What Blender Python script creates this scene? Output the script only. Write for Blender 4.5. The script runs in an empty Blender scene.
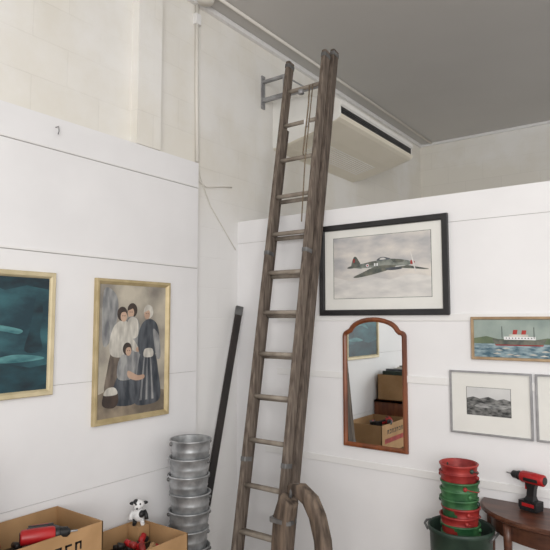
import bpy, bmesh, math, random
from mathutils import Vector, Matrix
random.seed(4)
sc=bpy.context.scene
try:
    sc.view_settings.view_transform='Standard'
except Exception: pass

# ------------------------------------------------------------ materials
def lin(c):
    return tuple(((x/255)/12.92 if x/255<=0.04045 else ((x/255+0.055)/1.055)**2.4) for x in c)+(1,)
def mat(name,c1,c2=None,scale=8,rough=.6,metal=0,bump=0,stretch=(1,1,1),detail=6,lo=.35,hi=.65,coat=0):
    m=bpy.data.materials.new(name);m.use_nodes=True;nt=m.node_tree;N=nt.nodes;L=nt.links
    b=N['Principled BSDF'];b.inputs['Roughness'].default_value=rough;b.inputs['Metallic'].default_value=metal
    b.inputs['Coat Weight'].default_value=coat;b.inputs['Coat Roughness'].default_value=.05
    tc=N.new('ShaderNodeTexCoord');mp=N.new('ShaderNodeMapping');mp.inputs['Scale'].default_value=stretch
    no=N.new('ShaderNodeTexNoise');no.inputs['Scale'].default_value=scale;no.inputs['Detail'].default_value=detail
    L.new(tc.outputs['Object'],mp.inputs['Vector']);L.new(mp.outputs[0],no.inputs['Vector'])
    r=N.new('ShaderNodeValToRGB');r.color_ramp.elements[0].position=lo;r.color_ramp.elements[1].position=hi
    r.color_ramp.elements[0].color=lin(c1);r.color_ramp.elements[1].color=lin(c2 or c1)
    L.new(no.outputs['Fac'],r.inputs['Fac']);L.new(r.outputs['Color'],b.inputs['Base Color'])
    if bump:
        bp=N.new('ShaderNodeBump');bp.inputs['Strength'].default_value=bump;bp.inputs['Distance'].default_value=.01
        L.new(no.outputs['Fac'],bp.inputs['Height']);L.new(bp.outputs[0],b.inputs['Normal'])
    return m
def block_mat():
    m=bpy.data.materials.new('painted_block_wall');m.use_nodes=True;nt=m.node_tree;N=nt.nodes;L=nt.links
    b=N['Principled BSDF'];b.inputs['Roughness'].default_value=.7
    tc=N.new('ShaderNodeTexCoord');sx=N.new('ShaderNodeSeparateXYZ');cx=N.new('ShaderNodeCombineXYZ')
    L.new(tc.outputs['Object'],sx.inputs[0]);
    ad=N.new('ShaderNodeMath');ad.operation='ADD';L.new(sx.outputs['X'],ad.inputs[0]);L.new(sx.outputs['Y'],ad.inputs[1])
    L.new(ad.outputs[0],cx.inputs[0]);L.new(sx.outputs['Z'],cx.inputs[1])
    br=N.new('ShaderNodeTexBrick');br.inputs['Scale'].default_value=1;br.inputs['Brick Width'].default_value=.4;br.inputs['Row Height'].default_value=.2
    br.inputs['Mortar Size'].default_value=.003;br.inputs['Mortar Smooth'].default_value=.8
    br.inputs['Color1'].default_value=lin((229,225,216));br.inputs['Color2'].default_value=lin((226,222,213));br.inputs['Mortar'].default_value=lin((218,214,205))
    L.new(cx.outputs[0],br.inputs['Vector'])
    no=N.new('ShaderNodeTexNoise');no.inputs['Scale'].default_value=1.1;no.inputs['Detail'].default_value=7;no.inputs['Roughness'].default_value=.6
    L.new(tc.outputs['Object'],no.inputs['Vector'])
    r=N.new('ShaderNodeValToRGB');r.color_ramp.elements[0].position=.44;r.color_ramp.elements[1].position=.60
    L.new(no.outputs['Fac'],r.inputs['Fac'])
    mx=N.new('ShaderNodeMix');mx.data_type='RGBA';mx.inputs['B'].default_value=lin((235,233,229))
    L.new(r.outputs['Color'],mx.inputs['Factor']);L.new(br.outputs['Color'],mx.inputs['A'])
    rz=N.new('ShaderNodeMapRange');rz.inputs['From Min'].default_value=2.1;rz.inputs['From Max'].default_value=2.6
    L.new(sx.outputs['Z'],rz.inputs['Value'])
    m2=N.new('ShaderNodeMix');m2.data_type='RGBA';m2.inputs['A'].default_value=lin((235,234,233))
    L.new(rz.outputs['Result'],m2.inputs['Factor']);L.new(mx.outputs['Result'],m2.inputs['B'])
    L.new(m2.outputs['Result'],b.inputs['Base Color'])
    bp=N.new('ShaderNodeBump');bp.inputs['Strength'].default_value=.25;bp.inputs['Distance'].default_value=.005;bp.invert=True
    L.new(br.outputs['Fac'],bp.inputs['Height']);L.new(bp.outputs[0],b.inputs['Normal'])
    return m

M={}
M['block']=block_mat()
M['white']=mat('white_panel_paint',(231,230,231),(236,235,236),3,.55,0,.03)
M['ceil']=mat('ceiling_paint',(196,194,191),(200,198,195),1.2,.8)
M['floor']=mat('floor_boards',(120,104,92),(146,130,114),3,.5,0,.1,(12,1,1))
M['trim']=mat('trim_paint',(230,229,228),(234,233,232),3,.5)
M['seam']=mat('seam_grey',(186,184,182),(176,174,172),3,.8)
M['ladder']=mat('weathered_timber',(84,73,65),(126,114,103),10,.85,0,.35,(6,6,.7))
M['ladder2']=mat('weathered_timber_dark',(72,62,55),(110,98,88),10,.85,0,.35,(6,6,.7))
M['rung']=mat('rung_timber',(128,118,107),(162,152,140),12,.8,0,.2)
M['steel']=mat('grey_steel',(140,140,142),(168,168,170),20,.5,.4)
M['galv']=mat('galvanised_steel',(138,140,142),(188,190,192),14,.42,.55,.1)
M['galvd']=mat('galvanised_dark',(88,88,88),(122,122,122),14,.5,.4,.1)
M['cream']=mat('aircon_cream',(240,233,216),(236,229,211),4,.4)
M['acw']=mat('aircon_white',(243,242,238),(241,239,234),4,.4)
M['black']=mat('black_plastic',(20,20,22),(32,32,34),10,.45)
M['blackw']=mat('black_wood',(26,22,21),(44,36,33),10,.5,0,0,(1,1,.3))
M['gold']=mat('pale_gold_frame',(196,182,146),(212,198,164),12,.45,.15,.03)
M['gold2']=mat('gold_frame',(176,158,118),(198,180,140),12,.45,.2,.03)
M['wal']=mat('walnut',(96,50,28),(134,76,44),8,.35,0,0,(3,3,.6))
M['wald']=mat('dark_mahogany',(64,38,28),(96,60,44),8,.35,0,0,(.8,4,4))
M['greyf']=mat('grey_metal_frame',(150,150,152),(168,168,170),20,.35,.5)
M['mirror']=mat('mirror_glass',(225,228,228),None,1,.015,1)
M['mat_w']=mat('mount_card',(222,221,216),(228,227,222),5,.25)
M['card']=mat('cardboard',(164,128,88),(184,146,104),6,.8,0,.05)
M['red']=mat('red_plastic',(160,24,28),(180,34,36),10,.4)
M['redm']=mat('red_enamel',(130,34,34),(172,58,52),14,.45,.1,.1)
M['green']=mat('green_enamel',(36,80,48),(70,120,76),14,.45,.1,.1)
M['dgreen']=mat('dark_green_tub',(32,50,42),(52,72,60),9,.5,0,.1)
M['brownw']=mat('worn_brown_timber',(60,50,43),(120,104,90),7,.85,0,.6,(5,5,.8),10)
M['tw']=mat('toy_white',(230,230,230),None,5,.6)
M['wire']=mat('cable_white',(222,218,210),None,5,.5)
M['rope']=mat('rope',(110,96,80),(140,124,104),60,.9,0,.4)

# ------------------------------------------------------------ mesh builder
class B:
    def __init__(s,name):
        s.name=name;s.bm=bmesh.new();s.mats=[]
    def mi(s,k):
        m=M[k]
        if m not in s.mats:s.mats.append(m)
        return s.mats.index(m)
    def face(s,vs,k,smooth=False):
        try:f=s.bm.faces.new(vs)
        except ValueError:return
        f.material_index=s.mi(k);f.smooth=smooth
    def poly(s,pts,k):
        s.face([s.bm.verts.new(p) for p in pts],k)
    def box(s,lo,hi,k):
        x0,y0,z0=lo;x1,y1,z1=hi
        v=[s.bm.verts.new(p) for p in [(x0,y0,z0),(x1,y0,z0),(x1,y1,z0),(x0,y1,z0),(x0,y0,z1),(x1,y0,z1),(x1,y1,z1),(x0,y1,z1)]]
        for f in [(0,3,2,1),(4,5,6,7),(0,1,5,4),(1,2,6,5),(2,3,7,6),(3,0,4,7)]:
            s.face([v[i] for i in f],k)
    def loft(s,rings,k,close=True,caps=True,smooth=False):
        R=[[s.bm.verts.new(p) for p in r] for r in rings]
        n=len(R[0])
        for a,b in zip(R,R[1:]):
            for i in range(n if close else n-1):
                j=(i+1)%n
                s.face([a[i],a[j],b[j],b[i]],k,smooth)
        if caps:
            s.face(list(reversed(R[0])),k);s.face(R[-1],k)
    def beam(s,p0,p1,w,d,k,side=(1,0,0)):
        p0=Vector(p0);p1=Vector(p1);t=(p1-p0).normalized();u=Vector(side);u=(u-t*u.dot(t)).normalized();v=t.cross(u)
        def ring(p):
            c=min(w,d)*.18;q=[]
            for (a,b) in [(-1,-1),(1,-1),(1,1),(-1,1)]:
                A=(a*(w/2-c),b*d/2);Bq=(a*w/2,b*(d/2-c))
                q+= [A,Bq] if a*b<0 else [Bq,A]
            return [p+u*x+v*y for x,y in q]
        s.loft([ring(p0),ring(p1)],k)
    def tube(s,path,rad,k,n=12,smooth=True,caps=True):
        path=[Vector(p) for p in path]
        if not isinstance(rad,(list,tuple)):rad=[rad]*len(path)
        rings=[];prev=None
        for i,p in enumerate(path):
            t=(path[min(i+1,len(path)-1)]-path[max(i-1,0)]).normalized()
            if prev is None:
                a=Vector((0,0,1)) if abs(t.z)<.9 else Vector((1,0,0));u=(a-t*a.dot(t)).normalized()
            else:u=(prev-t*prev.dot(t)).normalized()
            prev=u;v=t.cross(u)
            rings.append([p+(u*math.cos(2*math.pi*j/n)+v*math.sin(2*math.pi*j/n))*rad[i] for j in range(n)])
        s.loft(rings,k,True,caps,smooth)
    def lathe(s,c,prof,k,n=36,smooth=True,sx=1,sy=1):
        rings=[[Vector((c[0]+r*sx*math.cos(2*math.pi*j/n),c[1]+r*sy*math.sin(2*math.pi*j/n),c[2]+z)) for j in range(n)] for r,z in prof]
        s.loft(rings,k,True,False,smooth)
    def ball(s,c,r,k,sc_=(1,1,1)):
        n=16;rings=[]
        for i in range(1,10):
            a=math.pi*i/10
            rings.append([Vector((c[0]+r*sc_[0]*math.sin(a)*math.cos(2*math.pi*j/n),c[1]+r*sc_[1]*math.sin(a)*math.sin(2*math.pi*j/n),c[2]-r*sc_[2]*math.cos(a))) for j in range(n)])
        s.loft(rings,k,True,True,True)
    def xform(s,mtx):
        bmesh.ops.transform(s.bm,matrix=mtx,verts=s.bm.verts)
    def done(s,bevel=0,parent=None):
        bmesh.ops.recalc_face_normals(s.bm,faces=s.bm.faces)
        me=bpy.data.meshes.new(s.name);s.bm.to_mesh(me);s.bm.free()
        for m in s.mats:me.materials.append(m)
        o=bpy.data.objects.new(s.name,me);sc.collection.objects.link(o)
        if bevel:
            md=o.modifiers.new('b','BEVEL');md.width=bevel;md.segments=2;md.limit_method='ANGLE'
        if parent:o.parent=parent
        return o

# ------------------------------------------------------------ room shell
H=3.72;YF=3.46;PT=2.285
b=B('floor');b.box((-.1,-6,-.1),(5.5,YF,0),'floor');b.done()
b=B('ceiling');b.box((-.1,-6,H),(5.5,YF+.1,H+.1),'ceil');b.done()
b=B('wall_left')
b.box((-.1,-6,0),(0,YF,H),'block')
b.box((0,-.98,2.6),(.06,-.80,H),'block')
b.done()
b=B('wall_far');b.box((0,YF,0),(5.5,YF+.1,H),'block');b.done()
b=B('wall_panel_left')
for z0,z1 in [(0,.72),(.7225,1.265),(1.2675,1.912),(1.916,2.432),(2.436,2.6)]:
    b.box((0,-6,z0),(.05,-.46,z1),'white')
b.box((0,-6,0),(.046,-.462,2.598),'seam')
b.box((.05,-6,1.916),(.055,-.46,1.926),'trim')
b.box((.05,-6,2.436),(.055,-.46,2.446),'trim')
b.done()
b=B('wall_right')
for z0,z1 in [(0,.72),(.72,1.24),(1.24,1.59),(1.59,2.126),(2.129,PT)]:
    b.box((0,0,z0),(5.0,.05,z1),'white')
b.box((0,.004,0),(5.0,.048,PT-.002),'seam')
b.done()
for i,z in enumerate([.735,1.25,1.6]):
    b=B('trim_%d'%(i+1));b.box((.35 if i else .25,-.007,z-.02),(5.0,0,z+.02),'trim');b.done(.002)
b=B('trim_4')
b.box((0,-6,H-.035),(.035,YF,H),'trim');b.done(.004)
b=B('trim_5');b.box((.0,YF-.03,H-.03),(5.4,YF,H),'trim');b.done(.004)
b=B('electrical_conduit')
b.tube([(.16,-1.2,H-.012),(.16,YF-.05,H-.012)],.012,'wire',8)
b.lathe((.10,-.46,H-.05),[(0,0),(.05,.0),(.055,.015),(.055,.05)],'wire',20)
b.tube([(.015,-.455,H-.02),(.015,-.45,3.1),(.018,-.44,2.62)],.012,'wire',10)
b.tube([(.018,-.44,2.62),(.012,-.42,2.5),(.01,-.34,2.47),(.008,-.2,2.5),(.006,-.08,2.52)],.0045,'wire',8)
b.tube([(.018,-.44,2.62),(.012,-.40,2.52),(.01,-.3,2.35),(.008,-.15,2.2),(.006,-.03,2.08)],.003,'wire',8)
b.box((.0,-.475,3.55),(.03,-.43,3.62),'trim')
b.done()
b=B('wall_hook');b.tube([(.05,-1.49,2.55),(.075,-1.49,2.55),(.08,-1.49,2.525),(.072,-1.49,2.51)],.003,'steel',8);b.done()

# ------------------------------------------------------------ air conditioner
b=B('wall_air_conditioner')
y0,y1=.42,1.74
prof=[(0,2.915),(.12,2.925),(.40,2.985),(.57,3.035),(.60,3.05),(.615,3.075),(.60,3.085),(.60,3.14),(.615,3.15),(.61,3.18),(.57,3.21),(.3,3.28),(0,3.32)]
def ring(y,g=0):
    return [Vector((x,y,3.1+(z-3.1)*(1-g))) for x,z in prof]
R=[[b.bm.verts.new(p) for p in ring(y,g)] for y,g in [(y0,.06),(y0+.02,0),(y1-.02,0),(y1,.06)]]
n=len(prof)
for q,(A,C_) in enumerate(zip(R,R[1:])):
    for i in range(n):
        j=(i+1)%n
        k='black' if (i==6 and q==1) else ('acw' if i>=5 and i<12 else 'cream')
        b.face([A[i],A[j],C_[j],C_[i]],k)
b.face(list(reversed(R[0])),'acw');b.face(R[-1],'acw')
for i in range(3):
    z=3.094+i*.014
    b.box((.598,y0+.05,z),(.604,y1-.05,z+.002),'galvd')
for i in range(9):
    x=.14+i*.022
    zz=2.928+(x-.12)*.214
    b.box((x,y0+.2,zz-.004),(x+.008,y1-.2,zz+.004),'acw')
b.done()

b=B('steel_wall_bracket')
b.box((0,.265,3.20),(.012,.305,3.46),'steel')
b.box((.012,.27,3.25),(.52,.30,3.28),'steel')
b.box((.012,.27,3.40),(.22,.30,3.42),'steel')
b.beam((.21,.285,3.41),(.40,.285,3.27),.02,.012,'steel',(0,1,0))
b.box((.20,.272,3.27),(.22,.298,3.41),'steel')
b.box((.50,.265,3.24),(.52,.415,3.28),'steel')
b.done(.002)

# ------------------------------------------------------------ ladder
b=B('extension_ladder')
S=.18
def ly(z,off=0):return -.53+S*z+off
def rail(x,off,z0,z1,w,d,k):
    b.beam((x,ly(z0,off),z0),(x,ly(z1,off),z1),w,d,k)
XL,XR=.402,.694
rail(XL,0,.02,3.375,.034,.066,'ladder')
rail(XR,0,.30,3.375,.034,.066,'ladder')
rail(.368,.071,.006,2.9,.030,.066,'ladder2')
rail(.716,.071,.006,3.40,.034,.066,'ladder2')
z=.114
while z<3.3:
    b.tube([(XL,ly(z),z),(XR,ly(z),z)],.014,'rung',10)
    if z<2.4: 
        zz=z-.02
        b.tube([(.36,ly(zz,.071),zz),(.72,ly(zz,.071),zz)],.014,'rung',10)
    z+=.253
for zz,o in [(3.33,0),(2.0,0),(.75,0),(3.36,.071),(.25,.071)]:
    for x in ([XL,XR] if o==0 else [.716]):
        b.beam((x,ly(zz,o),zz),(x,ly(zz+.025,o),zz+.025),.039,.072,'galvd')
b.lathe((.54,ly(3.14)-.03,3.10),[(0,0),(.022,0),(.018,.012),(.022,.024),(0,.024)],'steel',16)
b.tube([(.63,ly(3.15)-.025,3.15),(.632,ly(2.6)-.03,2.6),(.645,ly(2.2)-.02,2.2)],.004,'rope',8)
b.tube([(.60,ly(3.15)-.02,3.15),(.615,ly(3.0)-.03,3.0),(.61,ly(2.66)-.03,2.66),(.60,ly(2.644),2.644)],.005,'rope',8)
b.box((.59,ly(2.9)-.03,2.85),(.62,ly(2.9)-.01,2.90),'tw')
b.done()

b=B('black_timber_pole')
b.beam((.09,-.505,.012),(.055,-.042,1.68),.024,.048,'blackw',(1,-.6,0))
b.beam((.089,-.49,.08),(.085,-.43,.28),.026,.05,'galvd',(1,-.6,0))
b.beam((.056,-.058,1.62),(.055,-.042,1.68),.026,.052,'galvd',(1,-.6,0))
b.done()

# ------------------------------------------------------------ wooden yoke
b=B('wooden_yoke')
def sect(path,ws,k):
    P=[Vector(p) for p in path];rings=[]
    for i,p in enumerate(P):
        t=(P[min(i+1,len(P)-1)]-P[max(i-1,0)]).normalized()
        v=Vector((-.25,-1,0)).normalized();u=t.cross(v).normalized()
        w,d=ws[i]
        rings.append([p+u*w/2*math.copysign(abs(math.cos(a))**.45,math.cos(a))+v*d/2*math.copysign(abs(math.sin(a))**.45,math.sin(a)) for a in [2*math.pi*j/16 for j in range(16)]])
    b.loft(rings,k,True,True,True)
sect([(.95,-.80,.0),(.95,-.80,.25),(.955,-.80,.5),(.965,-.80,.64),(.985,-.80,.71),(1.0,-.80,.735)],[(.12,.07),(.12,.07),(.115,.07),(.11,.07),(.095,.065),(.085,.06)],'brownw')
sect([(.985,-.77,.775),(1.04,-.77,.775),(1.09,-.76,.735),(1.125,-.755,.665),(1.15,-.75,.56),(1.165,-.75,.4),(1.165,-.75,.2),(1.155,-.75,0)],[(.05,.05),(.07,.06),(.075,.065),(.075,.065),(.075,.065),(.075,.065),(.075,.065),(.07,.06)],'brownw')
for zz in(.45,.62):
    b.beam((.952+zz*.01,-.80,zz),(.952+zz*.01,-.80,zz+.02),.124,.078,'galvd')
b.tube([(.95,-.80,.35),(1.16,-.75,.35)],.018,'galvd',10)
b.tube([(1.0,-.80,.74),(1.0,-.785,.79),(1.03,-.775,.80),(1.045,-.77,.775)],.008,'galvd',8)
b.done()

# ------------------------------------------------------------ buckets
def bucket(b,c,r0,r1,h,k,kd,handle=True,ha=0):
    x,y,z=c
    b.lathe(c,[(0,.004),(r0-.004,.004),(r0,0),(r0+.001,.008),(r0+(r1-r0)*.3,h*.3),(r0+(r1-r0)*.33+.003,h*.32),(r0+(r1-r0)*.36,h*.34),(r0+(r1-r0)*.72,h*.72),(r0+(r1-r0)*.74+.003,h*.745),(r0+(r1-r0)*.77,h*.77),(r1,h-.01),(r1+.005,h-.006),(r1+.006,h),(r1+.001,h+.003),(r1-.004,h-.003),(r0-.003,.01),(0,.01)],k)
    for sgn in (-1,1):
        ax=math.cos(ha)*sgn;ay=math.sin(ha)*sgn
        b.ball((x+ax*(r1+.001),y+ay*(r1+.001),z+h-.022),.010,kd,(1,1,1.1))
    if handle:
        pts=[]
        for i in range(13):
            a=math.pi*i/12
            d=(r1+.007)*math.cos(a);dn=(r1+.008)*math.sin(a)
            pts.append((x+math.cos(ha)*d-math.sin(ha)*dn*.93,y+math.sin(ha)*d+math.cos(ha)*dn*.93,z+h-.02-dn*.3))
        b.tube(pts,.0022,kd,8)
b=B('galvanised_bucket_stack')
for i in range(8):
    bucket(b,(.25+.004*math.sin(i*2.1),-.715+.004*math.cos(i*1.7),.0+i*.097),.088,.113,.235,'galv','galvd',True,math.radians(40+25*math.sin(i*3)))
b.done()
b=B('dark_green_tub')
TX,TY=1.63,-.25
b.lathe((TX,TY,0),[(0,.0),(.125,.0),(.127,.02),(.135,.3),(.139,.305),(.14,.32),(.147,.56),(.154,.565),(.157,.585),(.152,.59),(.145,.58),(.12,.03),(0,.03)],'dgreen')
for sgn in(-1,1):
    b.tube([(TX+sgn*.15,TY-.04,.55),(TX+sgn*.168,TY-.035,.575),(TX+sgn*.172,TY,.58),(TX+sgn*.168,TY+.035,.575),(TX+sgn*.15,TY+.04,.55)],.006,'galvd',8)
tub=b.done()
b=B('coloured_bucket_stack')
for i in range(12):
    k=['green','redm','redm','green','green','redm','redm','green','green','green','redm','redm'][i]
    rm=.004*math.sin(i*2.3)
    bucket(b,(TX-.002+rm,TY+.003*math.cos(i*3.1),.275+i*.0405),.068,.088,.165,k,['green','redm','redm','dgreen'][i%4],True,math.radians(-30+35*math.sin(i*2)))
b.box((TX-.05,TY-.05,.03),(TX+.05,TY+.05,.276),'redm')
b.done()

# ------------------------------------------------------------ console table
b=B('half_moon_console_table')
CX=2.05;A_=.385;D_=.33;ZT=.67
def arc(a,d,z,n=32):
    return [Vector((CX+a*math.cos(math.pi+math.pi*i/n),-.004+d*math.sin(math.pi+math.pi*i/n),z)) for i in range(n+1)]
b.loft([arc(A_-.012,D_-.012,ZT-.026),arc(A_,D_,ZT-.018),arc(A_,D_,ZT-.008),arc(A_-.008,D_-.008,ZT)],'wald')
b.loft([arc(A_-.05,D_-.05,ZT-.11),arc(A_-.05,D_-.05,ZT-.026)],'wald')
for a in [182,232,308,358]:
    r=math.radians(a)
    x=CX+(A_-.05)*math.cos(r);y=-.03+(D_-.075)*math.sin(r)
    b.tube([(x,y,0),(x,y,.03),(x,y,.05),(x,y,.35),(x,y,ZT-.12),(x,y,ZT-.03)],[.011,.015,.011,.014,.02,.022],'wald',12)
b.done()

# ------------------------------------------------------------ cordless drills
def drill(name,loc,rot,s=1):
    b=B(name)
    b.box((-.04,-.035,0),(.055,.035,.012),'black')
    b.box((-.042,-.036,.012),(.06,.036,.05),'black')
    b.box((-.03,-.037,.022),(.04,.037,.040),'red')
    b.loft([[Vector((x0+.0,-w,z)),Vector((x1,-w,z)),Vector((x1,w,z)),Vector((x0,w,z))] for z,x0,x1,w in [(.05,-.02,.04,.024),(.075,-.016,.024,.017),(.11,-.02,.020,.016),(.145,-.03,.03,.019)]],'black')
    b.box((.022,-.008,.105),(.036,.008,.135),'red')
    b.tube([(-.075,0,.168),(-.07,0,.168),(-.02,0,.168),(.05,0,.168),(.06,0,.168)],[.022,.03,.032,.031,.026],'red',20)
    b.tube([(-.078,0,.168),(-.05,0,.168)],[.02,.0305],'black',20)
    b.tube([(.06,0,.168),(.078,0,.168),(.08,0,.168),(.108,0,.168),(.12,0,.168)],[.025,.025,.022,.02,.01],'black',18)
    b.tube([(.12,0,.168),(.15,0,.168)],.004,'steel',8)
    b.box((-.05,-.034,.155),(.03,.034,.172),'black')
    b.xform(Matrix.Translation(loc)@rot@Matrix.Scale(s,4))
    return b.done(.002)
drill('cordless_drill',(1.925,-.085,ZT+.001),Matrix.Rotation(math.radians(160),4,'Z'),.9)

# ------------------------------------------------------------ cardboard boxes
def carton(name,x0,x1,y0,y1,z0,z1,openb=True,prints=False):
    b=B(name);t=.005
    b.box((x0,y0,z0),(x1,y1,z0+t),'card')
    b.box((x0,y0,z0),(x0+t,y1,z1),'card');b.box((x1-t,y0,z0),(x1,y1,z1),'card')
    b.box((x0,y0,z0),(x1,y0+t,z1),'card');b.box((x0,y1-t,z0),(x1,y1,z1),'card')
    if not openb:
        b.box((x0,y0,z1-t),(x1,(y0+y1)/2-.002,z1),'card');b.box((x0,(y0+y1)/2+.002,z1-t),(x1,y1,z1),'card')
    if prints:
        for i in range(7):
            yy=y0+.12+i*.048
            h=.035
            b.box((x1,yy,z1-.085),(x1+.0008,yy+.01,z1-.085+h),'blackw')
            b.box((x1,yy,z1-.085+h-.009),(x1+.0008,yy+.032,z1-.085+h),'blackw')
            if i%2:b.box((x1,yy,z1-.085),(x1+.0008,yy+.032,z1-.077),'blackw')
            else:b.box((x1,yy+.024,z1-.085),(x1+.0008,yy+.032,z1-.085+h),'blackw')
        b.box((x1,y0+.1,z1-.16),(x1+.0008,y1-.06,z1-.12),'redm')
    return b
carton('cardboard_box',.07,.42,-1.98,-1.43,.44,.69,True,True).done()
carton('cardboard_box',.07,.43,-1.985,-1.425,0,.44,False).done()
carton('cardboard_box',.09,.455,-1.40,-.93,.25,.50).done()
carton('cardboard_box',.085,.46,-1.405,-.925,0,.25,False).done()
b=B('assorted_tools')
for i in range(34):
    x=random.uniform(.12,.37);y=random.uniform(-1.9,-1.48);a=random.uniform(0,3.14);l=random.uniform(.04,.09)
    z=.57+random.uniform(0,.06);k=random.choice(['black','blackw','red','galvd','blackw','redm','rope'])
    d=Vector((math.cos(a)*l*.5,math.sin(a)*l*.5,random.uniform(-.02,.02)))
    p=Vector((x,y,z));b.tube([p-d,p-d*.9,p+d*.9,p+d],[.006,.015,.013,.006],k,10)
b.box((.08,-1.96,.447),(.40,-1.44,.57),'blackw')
b.done()
drill('cordless_drill',(.22,-1.62,.65),Matrix.Rotation(math.radians(60),4,'Z')@Matrix.Rotation(math.radians(75),4,'X'))
b=B('assorted_hardware')
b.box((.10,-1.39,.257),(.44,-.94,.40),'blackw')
for i in range(34):
    x=random.uniform(.14,.40);y=random.uniform(-1.34,-.99);a=random.uniform(0,3.14);l=random.uniform(.03,.07)
    z=.40+random.uniform(0,.06);k=random.choice(['black','red','galvd','redm','blackw','card','blackw'])
    d=Vector((math.cos(a)*l*.5,math.sin(a)*l*.5,random.uniform(-.02,.02)));p=Vector((x,y,z))
    b.tube([p-d,p-d*.9,p+d*.9,p+d],[.006,.017,.015,.006],k,10)
b.box((.10,-1.02,.40),(.18,-.945,.494),'card')
b.done()
b=B('toy_cow')
tx,ty,tz=0,0,0
b.ball((tx,ty,tz+.055),.034,'tw',(.9,1,1.15))
b.ball((tx+.006,ty,tz+.115),.030,'tw',(1,1.1,.95))
b.ball((tx+.03,ty-.008,tz+.105),.016,'tw',(1,1.2,.8))
for s_ in(-1,1):
    b.ball((tx,ty+s_*.036,tz+.122),.014,'black',(.6,1.2,.7))
    b.ball((tx+.03,ty+s_*.012-.004,tz+.123),.006,'black')
    b.tube([(tx,ty+s_*.03,tz+.075),(tx+.012,ty+s_*.043,tz+.055),(tx+.025,ty+s_*.045,tz+.035)],[.013,.011,.012],'black' if s_>0 else 'tw',10)
    b.tube([(tx+.002,ty+s_*.018,tz+.03),(tx+.012,ty+s_*.022,tz+.012),(tx+.026,ty+s_*.024,tz+.009)],[.015,.012,.011],'tw' if s_>0 else 'black',10)
b.ball((tx+.012,ty+.014,tz+.062),.022,'black',(1.1,.9,1));b.ball((tx+.008,ty-.016,tz+.13),.018,'black',(1.1,.9,.9))
b.ball((tx+.044,ty-.010,tz+.103),.006,'black')
b.xform(Matrix.Translation((.14,-.985,.494))@Matrix.Rotation(math.radians(-40),4,'Z')@Matrix.Scale(.92,4))
b.done()

# ------------------------------------------------------------ pictures
class Fr:
    def __init__(s,wall,u0,u1,z0,z1):
        s.wall=wall;s.u0=u0;s.u1=u1;s.z0=z0;s.z1=z1;s.W=u1-u0;s.Hh=z1-z0
    def pt(s,u,z,n):
        return Vector((.05+n,u,z)) if s.wall=='L' else Vector((u,-n,z))
def rectpic(b,F,prof,k,artk):
    rings=[[F.pt(F.u0+i,F.z0+i,h),F.pt(F.u1-i,F.z0+i,h),F.pt(F.u1-i,F.z1-i,h),F.pt(F.u0+i,F.z1-i,h)] for i,h in prof]
    b.loft(rings,k,True,False)
    i,h=prof[-1]
    b.poly([F.pt(F.u0+i,F.z0+i,h),F.pt(F.u1-i,F.z0+i,h),F.pt(F.u1-i,F.z1-i,h),F.pt(F.u0+i,F.z1-i,h)],artk)
    return (F.u0+i,F.z0+i,F.W-2*i,F.Hh-2*i,h)
def smoothpts(P,n=5):
    Q=[];N_=len(P)
    for i in range(N_):
        p0,p1,p2,p3=P[i-1],P[i],P[(i+1)%N_],P[(i+2)%N_]
        for j in range(n):
            t=j/n
            Q.append(tuple(.5*(2*p1[c]+(p2[c]-p0[c])*t+(2*p0[c]-5*p1[c]+4*p2[c]-p3[c])*t*t+(3*p1[c]-p0[c]-3*p2[c]+p3[c])*t**3) for c in (0,1)))
    return Q
LAY=[0]
def shape(b,F,A,pts,k,sm=False):
    """flat painted patch; every call lies a hair above the previous one (paint order)"""
    u0,z0,w,hh,h=A
    if sm:pts=smoothpts(pts)
    LAY[0]+=1
    b.poly([F.pt(u0+w*min(1.012,max(-.012,x)),z0+hh*min(1.015,max(-.015,y)),h+.00006*LAY[0]) for x,y in pts],k)
def ell(cx,cy,rx,ry,n=18,a0=0):
    return [(cx+rx*math.cos(2*math.pi*i/n)*math.cos(a0)-ry*math.sin(2*math.pi*i/n)*math.sin(a0),cy+rx*math.cos(2*math.pi*i/n)*math.sin(a0)+ry*math.sin(2*math.pi*i/n)*math.cos(a0)) for i in range(n)]
def rc(x0,y0,x1,y1):return [(x0,y0),(x1,y0),(x1,y1),(x0,y1)]
M['teal']=mat('painting_teal',(10,50,62),(52,104,112),4,.3,0,0,(1,1,2.5),9)
M['teal2']=mat('painting_teal_light',(36,92,100),(92,146,148),9,.35,0,0,(1,1,3),9)
M['teald']=mat('painting_teal_dark',(8,34,44),(26,70,80),7,.35,0,0,(1,1,2),9)
M['pgrey']=mat('painting_grey',(132,126,118),(194,186,170),5,.4,0,0,(1,1,1),9)
M['pgr2']=mat('painting_ground',(108,98,86),(160,146,126),8,.4)
M['skirtd']=mat('painting_dark_dress',(44,50,58),(92,96,102),14,.4,0,0,(1,2,.6),9)
M['skirtg']=mat('painting_grey_dress',(104,106,110),(164,164,162),14,.4,0,0,(1,2,.6),9)
M['skirtb']=mat('painting_brown_dress',(78,68,62),(128,116,104),14,.4,0,0,(1,2,.6),9)
M['blouse']=mat('painting_blouse',(168,164,156),(214,210,200),16,.4,0,0,(1,2,.6),9)
M['skin']=mat('painting_skin',(176,144,124),(202,172,150),10,.4)
M['hair']=mat('painting_hair',(44,36,34),(74,60,52),14,.4)
M['sky1']=mat('print_cloud_sky',(164,164,168),(218,212,204),4.5,.2,0,0,(1,1,2.2),9)
M['haze']=mat('print_snow_haze',(196,194,192),(220,217,212),7,.2,0,0,(1,1,3),9)
M['pl1']=mat('print_aircraft_grey',(96,104,98),(140,144,136),30,.2)
M['pl2']=mat('print_aircraft_dark',(72,78,74),(112,112,100),30,.2)
M['sea']=mat('painting_sea',(60,92,108),(150,170,176),26,.4,0,0,(1,1,3))
M['sky2']=mat('painting_sky',(120,136,132),(164,176,168),5,.4)
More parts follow.
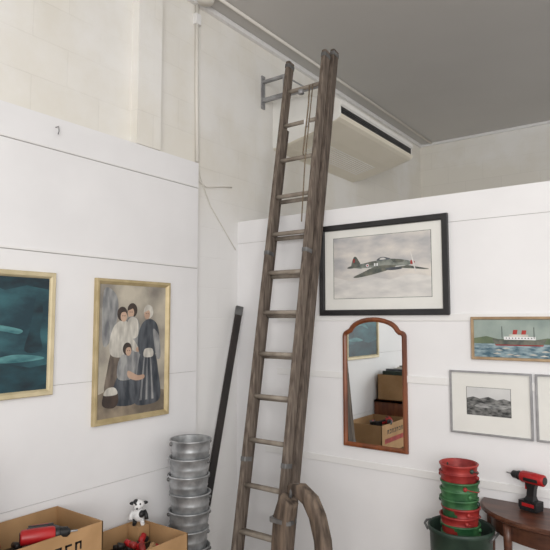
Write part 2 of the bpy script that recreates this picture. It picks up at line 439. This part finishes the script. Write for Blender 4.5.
M['land']=mat('painting_hills',(74,92,72),(108,120,92),10,.4)
M['bw1']=mat('photo_sky',(196,196,196),(216,216,214),4,.2)
M['bw2']=mat('photo_land',(36,38,38),(130,130,128),34,.2,0,0,(1,1,2),9)
M['bw3']=mat('photo_water',(90,92,92),(170,170,168),30,.2,0,0,(1,1,6))
M['woodf']=mat('light_wood_frame',(150,124,94),(178,152,120),14,.45)
M['blk']=mat('black_frame',(22,21,23),(34,33,35),8,.35)

b=B('seascape_painting');F=Fr('L',-2.12,-1.475,1.225,1.815);LAY[0]=0
A=rectpic(b,F,[(0,0),(0,.022),(.004,.026),(.020,.024),(.026,.018),(.030,.012)],'gold','teal')
shape(b,F,A,[(0,0),(1,0),(1,.22),(.85,.20),(.6,.26),(.3,.22),(0,.27)],'teald')
shape(b,F,A,[(.50,.27),(.7,.32),(.92,.30),(.96,.27),(.7,.25)],'teal2',True)
shape(b,F,A,[(.5,.93),(.62,.88),(.8,.93),(1,.90),(1,1),(.5,1)],'teald')
shape(b,F,A,[(.80,.35),(.84,.55),(.88,.80),(.92,.86),(.95,.7),(.93,.5),(.95,.35)],'teald',True)
shape(b,F,A,[(.3,.47),(.55,.53),(.74,.50),(.76,.54),(.5,.58)],'teal2',True)
b.done()

b=B('framed_figure_painting');F=Fr('L',-1.237,-.713,1.035,1.807);LAY[0]=0
A=rectpic(b,F,[(0,0),(0,.022),(.003,.027),(.014,.027),(.022,.020),(.027,.016),(.030,.012)],'gold2','pgrey')
shape(b,F,A,[(0,0),(1,0),(1,.16),(.8,.19),(.6,.16),(.3,.14),(.1,.20),(0,.18)],'pgr2')
shape(b,F,A,[(.05,.55),(.18,.60),(.26,.8),(.22,.93),(.05,.95)],'skirtg',True)
def head(x,y,r,hair='hair',face=1):
    shape(b,F,A,ell(x,y+.008,r*1.15,r*.85,18),hair)
    if face:
        shape(b,F,A,ell(x+face*r*.32,y-r*.18,r*.72,r*.62,18),'skin')
        shape(b,F,A,ell(x+face*r*.55,y-r*.10,r*.10,r*.07,8),'hair')
        shape(b,F,A,ell(x+face*r*.10,y-r*.10,r*.10,r*.07,8),'hair')
    shape(b,F,A,[(x-r*1.0,y+r*.1),(x-r*.6,y+r*.75),(x+r*.4,y+r*.85),(x+r*1.1,y+r*.35),(x+r*.2,y+r*.35)],hair,True)
# two women standing behind
head(.47,.80,.066,'hair',-1)
shape(b,F,A,[(.36,.30),(.60,.30),(.60,.62),(.56,.73),(.47,.76),(.38,.73),(.33,.60)],'skirtg',True)
shape(b,F,A,[(.41,.60),(.55,.60),(.56,.72),(.48,.755),(.40,.72)],'blouse',True)
# left woman leaning, light blouse
shape(b,F,A,[(.10,.16),(.42,.14),(.45,.34),(.38,.52),(.20,.52),(.12,.36)],'skirtb',True)
shape(b,F,A,[(.18,.46),(.38,.46),(.46,.60),(.42,.70),(.32,.73),(.20,.68),(.14,.56)],'blouse',True)
shape(b,F,A,[(.36,.64),(.46,.60),(.56,.52),(.53,.48),(.42,.53),(.34,.56)],'blouse',True)
shape(b,F,A,ell(.56,.50,.03,.02),'skin')
head(.32,.77,.066,'hair',1)
# right woman in a long dark dress seen from behind
shape(b,F,A,[(.52,.09),(.72,.06),(.93,.10),(.90,.30),(.82,.48),(.62,.48),(.55,.28)],'skirtd',True)
shape(b,F,A,[(.61,.45),(.82,.45),(.90,.58),(.86,.70),(.74,.74),(.62,.70),(.56,.58)],'skirtd',True)
shape(b,F,A,[(.80,.66),(.90,.60),(.93,.44),(.87,.42),(.82,.54)],'skirtg',True)
for q in(.60,.69,.79):
    shape(b,F,A,[(.66+(q-.6)*.5,.45),(.675+(q-.6)*.5,.45),(q+.035,.10),(q,.10)],'skirtg')
shape(b,F,A,[(.66,.44),(.80,.44),(.79,.50),(.67,.50)],'blouse',True)
head(.72,.79,.066,'blouse',-1)
# seated figure with basket in front
shape(b,F,A,[(.20,.10),(.52,.08),(.56,.20),(.48,.32),(.32,.34),(.22,.24)],'skirtd',True)
shape(b,F,A,[(.28,.28),(.48,.28),(.52,.38),(.44,.46),(.32,.46),(.26,.38)],'skirtg',True)
head(.40,.50,.058,'hair',1)
shape(b,F,A,[(.42,.34),(.56,.30),(.66,.30),(.66,.27),(.54,.26),(.42,.29)],'skin',True)
shape(b,F,A,[(.06,.10),(.20,.07),(.28,.11),(.25,.20),(.10,.20)],'hair',True)
shape(b,F,A,[(.08,.17),(.26,.17),(.23,.22),(.12,.22)],'blouse',True)
b.done()

b=B('framed_aircraft_print');F=Fr('R',.692,1.520,1.613,2.178);LAY[0]=0
A0=rectpic(b,F,[(0,0),(0,.024),(.003,.027),(.030,.027),(.034,.022),(.036,.010)],'blk','mat_w')
u0,z0,w,hh,h=A0
A=(u0+w*.085,z0+hh*.14,w*.83,hh*.76,h+.0004)
shape(b,F,A,rc(-.006,-.008,1.006,1.008),'pl1')
shape(b,F,A,rc(0,0,1,1),'sky1')
shape(b,F,A,[(0,0),(1,0),(1,.30),(.8,.36),(.6,.28),(.4,.34),(.2,.27),(0,.36)],'haze')
shape(b,F,A,[(.62,.50),(.74,.50),(.86,.46),(.97,.42),(.96,.41),(.84,.43),(.68,.46)],'pl2',True)
shape(b,F,A,[(.20,.50),(.25,.535),(.38,.57),(.52,.60),(.62,.605),(.74,.58),(.81,.545),(.82,.52),(.78,.49),(.62,.46),(.44,.455),(.30,.475)],'pl1',True)
shape(b,F,A,[(.34,.555),(.44,.585),(.48,.55),(.42,.52)],'pl2',True)
shape(b,F,A,[(.62,.60),(.72,.585),(.74,.55),(.65,.54)],'pl2',True)
shape(b,F,A,[(.30,.48),(.45,.46),(.62,.465),(.76,.49),(.62,.485),(.45,.482)],'haze',True)
shape(b,F,A,[(.20,.51),(.205,.60),(.225,.67),(.25,.67),(.275,.61),(.29,.54)],'pl2',True)
shape(b,F,A,[(.15,.50),(.20,.53),(.29,.53),(.28,.50),(.18,.485)],'pl2',True)
shape(b,F,A,[(.47,.59),(.50,.635),(.55,.64),(.61,.60)],'skirtd',True)
shape(b,F,A,[(.50,.602),(.51,.625),(.54,.63),(.56,.605)],'haze',True)
shape(b,F,A,[(.47,.50),(.66,.50),(.60,.44),(.42,.37),(.26,.33),(.22,.345),(.30,.40)],'pl2',True)
shape(b,F,A,[(.56,.46),(.68,.47),(.72,.44),(.60,.425)],'skirtd',True)
shape(b,F,A,ell(.37,.52,.022,.036),'skirtd');shape(b,F,A,ell(.37,.52,.016,.026),'tw');shape(b,F,A,ell(.37,.52,.009,.015),'redm')
shape(b,F,A,rc(.215,.58,.235,.64),'redm')
shape(b,F,A,[(.81,.565),(.85,.53),(.81,.50)],'redm',True)
shape(b,F,A,ell(.832,.535,.007,.17,18,.15),'haze')
shape(b,F,A,rc(.44,.505,.455,.55),'tw');shape(b,F,A,rc(.465,.505,.48,.55),'tw')
b.done()

b=B('ship_painting');F=Fr('R',1.632,2.085,1.378,1.602);LAY[0]=0
A=rectpic(b,F,[(0,0),(0,.018),(.003,.021),(.012,.020),(.015,.012)],'woodf','sky2')
shape(b,F,A,[(0,.34),(0,.5),(.15,.56),(.3,.48),(.5,.52),(.7,.46),(.85,.52),(1,.48),(1,.34)],'land')
shape(b,F,A,rc(0,0,1,.36),'sea')
shape(b,F,A,[(.26,.31),(.22,.50),(.30,.47),(.7,.46),(.84,.50),(.80,.31)],'pl2')
shape(b,F,A,[(.26,.31),(.255,.34),(.805,.34),(.80,.31)],'redm')
shape(b,F,A,rc(.36,.47,.72,.55),'tw');shape(b,F,A,rc(.42,.55,.64,.61),'blouse')
shape(b,F,A,[(.46,.61),(.51,.61),(.52,.73),(.47,.73)],'redm');shape(b,F,A,[(.56,.61),(.61,.61),(.62,.72),(.57,.72)],'redm')
shape(b,F,A,rc(.335,.5,.342,.82),'blk');shape(b,F,A,rc(.70,.5,.707,.80),'blk')
for i in range(9):shape(b,F,A,rc(.38+i*.036,.50,.395+i*.036,.525),'skirtd')
for i in range(10):
    x=random.uniform(.03,.9);y=random.uniform(.04,.24);shape(b,F,A,[(x,y),(x+.05,y+.03),(x+.1,y),(x+.05,y-.012)],'blouse')
b.done()

for (ua,ub) in [(1.510,1.926),(1.942,2.36)]:
    b=B('framed_landscape_photograph');F=Fr('R',ua,ub,.985,1.315);LAY[0]=0
    A0=rectpic(b,F,[(0,0),(0,.016),(.002,.018),(.009,.018),(.010,.008)],'greyf','mat_w')
    u0,z0,w,hh,h=A0
    A=(u0+w*.20,z0+hh*.30,w*.56,hh*.46,h+.0004)
    shape(b,F,A,rc(-.01,-.012,1.01,1.012),'blk')
    shape(b,F,A,rc(0,0,1,1),'bw1')
    shape(b,F,A,[(0,0),(1,0),(1,.58),(.85,.64),(.7,.58),(.5,.68),(.3,.6),(.15,.66),(0,.6)],'bw2')
    shape(b,F,A,[(.2,.30),(.75,.26),(.98,.34),(.98,.42),(.6,.40),(.3,.42)],'bw3',True)
    b.done()

b=B('arched_wall_mirror');F=Fr('R',.852,1.263,.832,1.602)
cxm=1.0575
def prof_pts():
    P=[(.852,.832),(1.263,.832),(1.263,1.49)]
    for i in range(1,5):
        a=math.pi/2*i/4;P.append((1.263-.035*(1-math.cos(a)),1.49+.035*math.sin(a)))
    for i in range(0,13):
        a=math.radians(12)+(math.radians(156))*i/12
        P.append((cxm+.165*math.cos(a),1.515+.087*math.sin(a)))
    for i in range(3,-1,-1):
        a=math.pi/2*i/4;P.append((.852+.035*(1-math.cos(a)),1.49+.035*math.sin(a)))
    return P
P=prof_pts()
def inset(P,d):
    n=len(P);Q=[]
    for i in range(n):
        p0=Vector(P[i-1]);p1=Vector(P[i]);p2=Vector(P[(i+1)%n])
        e1=(p1-p0).normalized();e2=(p2-p1).normalized()
        n1=Vector((-e1.y,e1.x));n2=Vector((-e2.y,e2.x));nn=(n1+n2)
        nn=nn/ max(.6,(1+n1.dot(n2)))
        Q.append(p1+nn*d)
    return Q
rings=[]
for d,h in [(0,0),(0,.016),(.004,.022),(.014,.024),(.024,.018),(.028,.010)]:
    rings.append([F.pt(p[0],p[1],h) for p in (inset(P,d) if d else [Vector(q) for q in P])])
b.loft(rings,'wal',True,False)
b.poly([F.pt(p[0],p[1],.011) for p in inset(P,.027)],'mirror')
b.poly([F.pt(p[0],p[1],.002) for p in inset(P,.003)],'wal')
b.done()

# ------------------------------------------------------------ stock shelf further along the left wall (seen in the mirror)
b=B('bookshelf')
for z in [.02,.42,.80]:
    b.box((.06,-3.3,z),(.42,-2.02,z+.02),'wal')
for y in [-3.3,-2.04]:b.box((.06,y,0),(.42,y+.02,.82),'wal')
shelf=b.done()
b=B('books')
for sz in (.44,.04):
    y=-3.25
    while y<-2.10:
        w=random.uniform(.015,.04);h=random.uniform(.2,.3)
        b.box((.09,y,sz),(.09+random.uniform(.22,.30),y+w-.002,sz+h),random.choice(['green','redm','blouse','skirtd','teal2','gold','card','dgreen']));y+=w
b.done(0,shelf)
carton('stock_carton',.08,.41,-2.58,-2.06,.82,1.06).done(0,shelf)
b=B('carton_books')
y=-2.56
while y<-2.10:
    w=random.uniform(.012,.03);b.box((.10,y,.826),(.36,y+w-.002,.96+random.uniform(0,.16)),random.choice(['green','redm','blouse','skirtd','teal2','gold','dgreen']));y+=w
b.done(0,shelf)

# ------------------------------------------------------------ lights
w=bpy.data.worlds.new('world');sc.world=w;w.use_nodes=True
bg=w.node_tree.nodes['Background'];bg.inputs[0].default_value=(1,.995,.985,1);bg.inputs[1].default_value=.95
def area(name,loc,target,sx,sy,e,col=(1,1,1)):
    l=bpy.data.lights.new(name,'AREA');l.shape='RECTANGLE';l.size=sx;l.size_y=sy;l.energy=e;l.color=col
    o=bpy.data.objects.new(name,l);sc.collection.objects.link(o);o.location=loc
    o.rotation_euler=(Vector(target)-Vector(loc)).to_track_quat('-Z','Y').to_euler();return o
area('shopfront_window_light',(4.4,-5.4,2.2),(.3,.2,2.5),3,2.4,150,(1,.99,.975))
area('overhead_fill_light',(3.6,-2.6,3.55),(3.2,-2.4,0),.3,2.4,22,(1,.98,.95))  # added fill, no real fixture: lifts the dim upper part of the room

# ------------------------------------------------------------ camera
f=570;p=math.atan(46/570)
cam=bpy.data.objects.new("camera",bpy.data.cameras.new("camera"));sc.collection.objects.link(cam)
cam.location=(2.588,-3.1,1.58);cam.rotation_euler=(math.pi/2+p,0,math.radians(36.1));cam.data.sensor_width=36;cam.data.lens=f/550*36
cam.data.clip_start=.05
sc.camera=cam
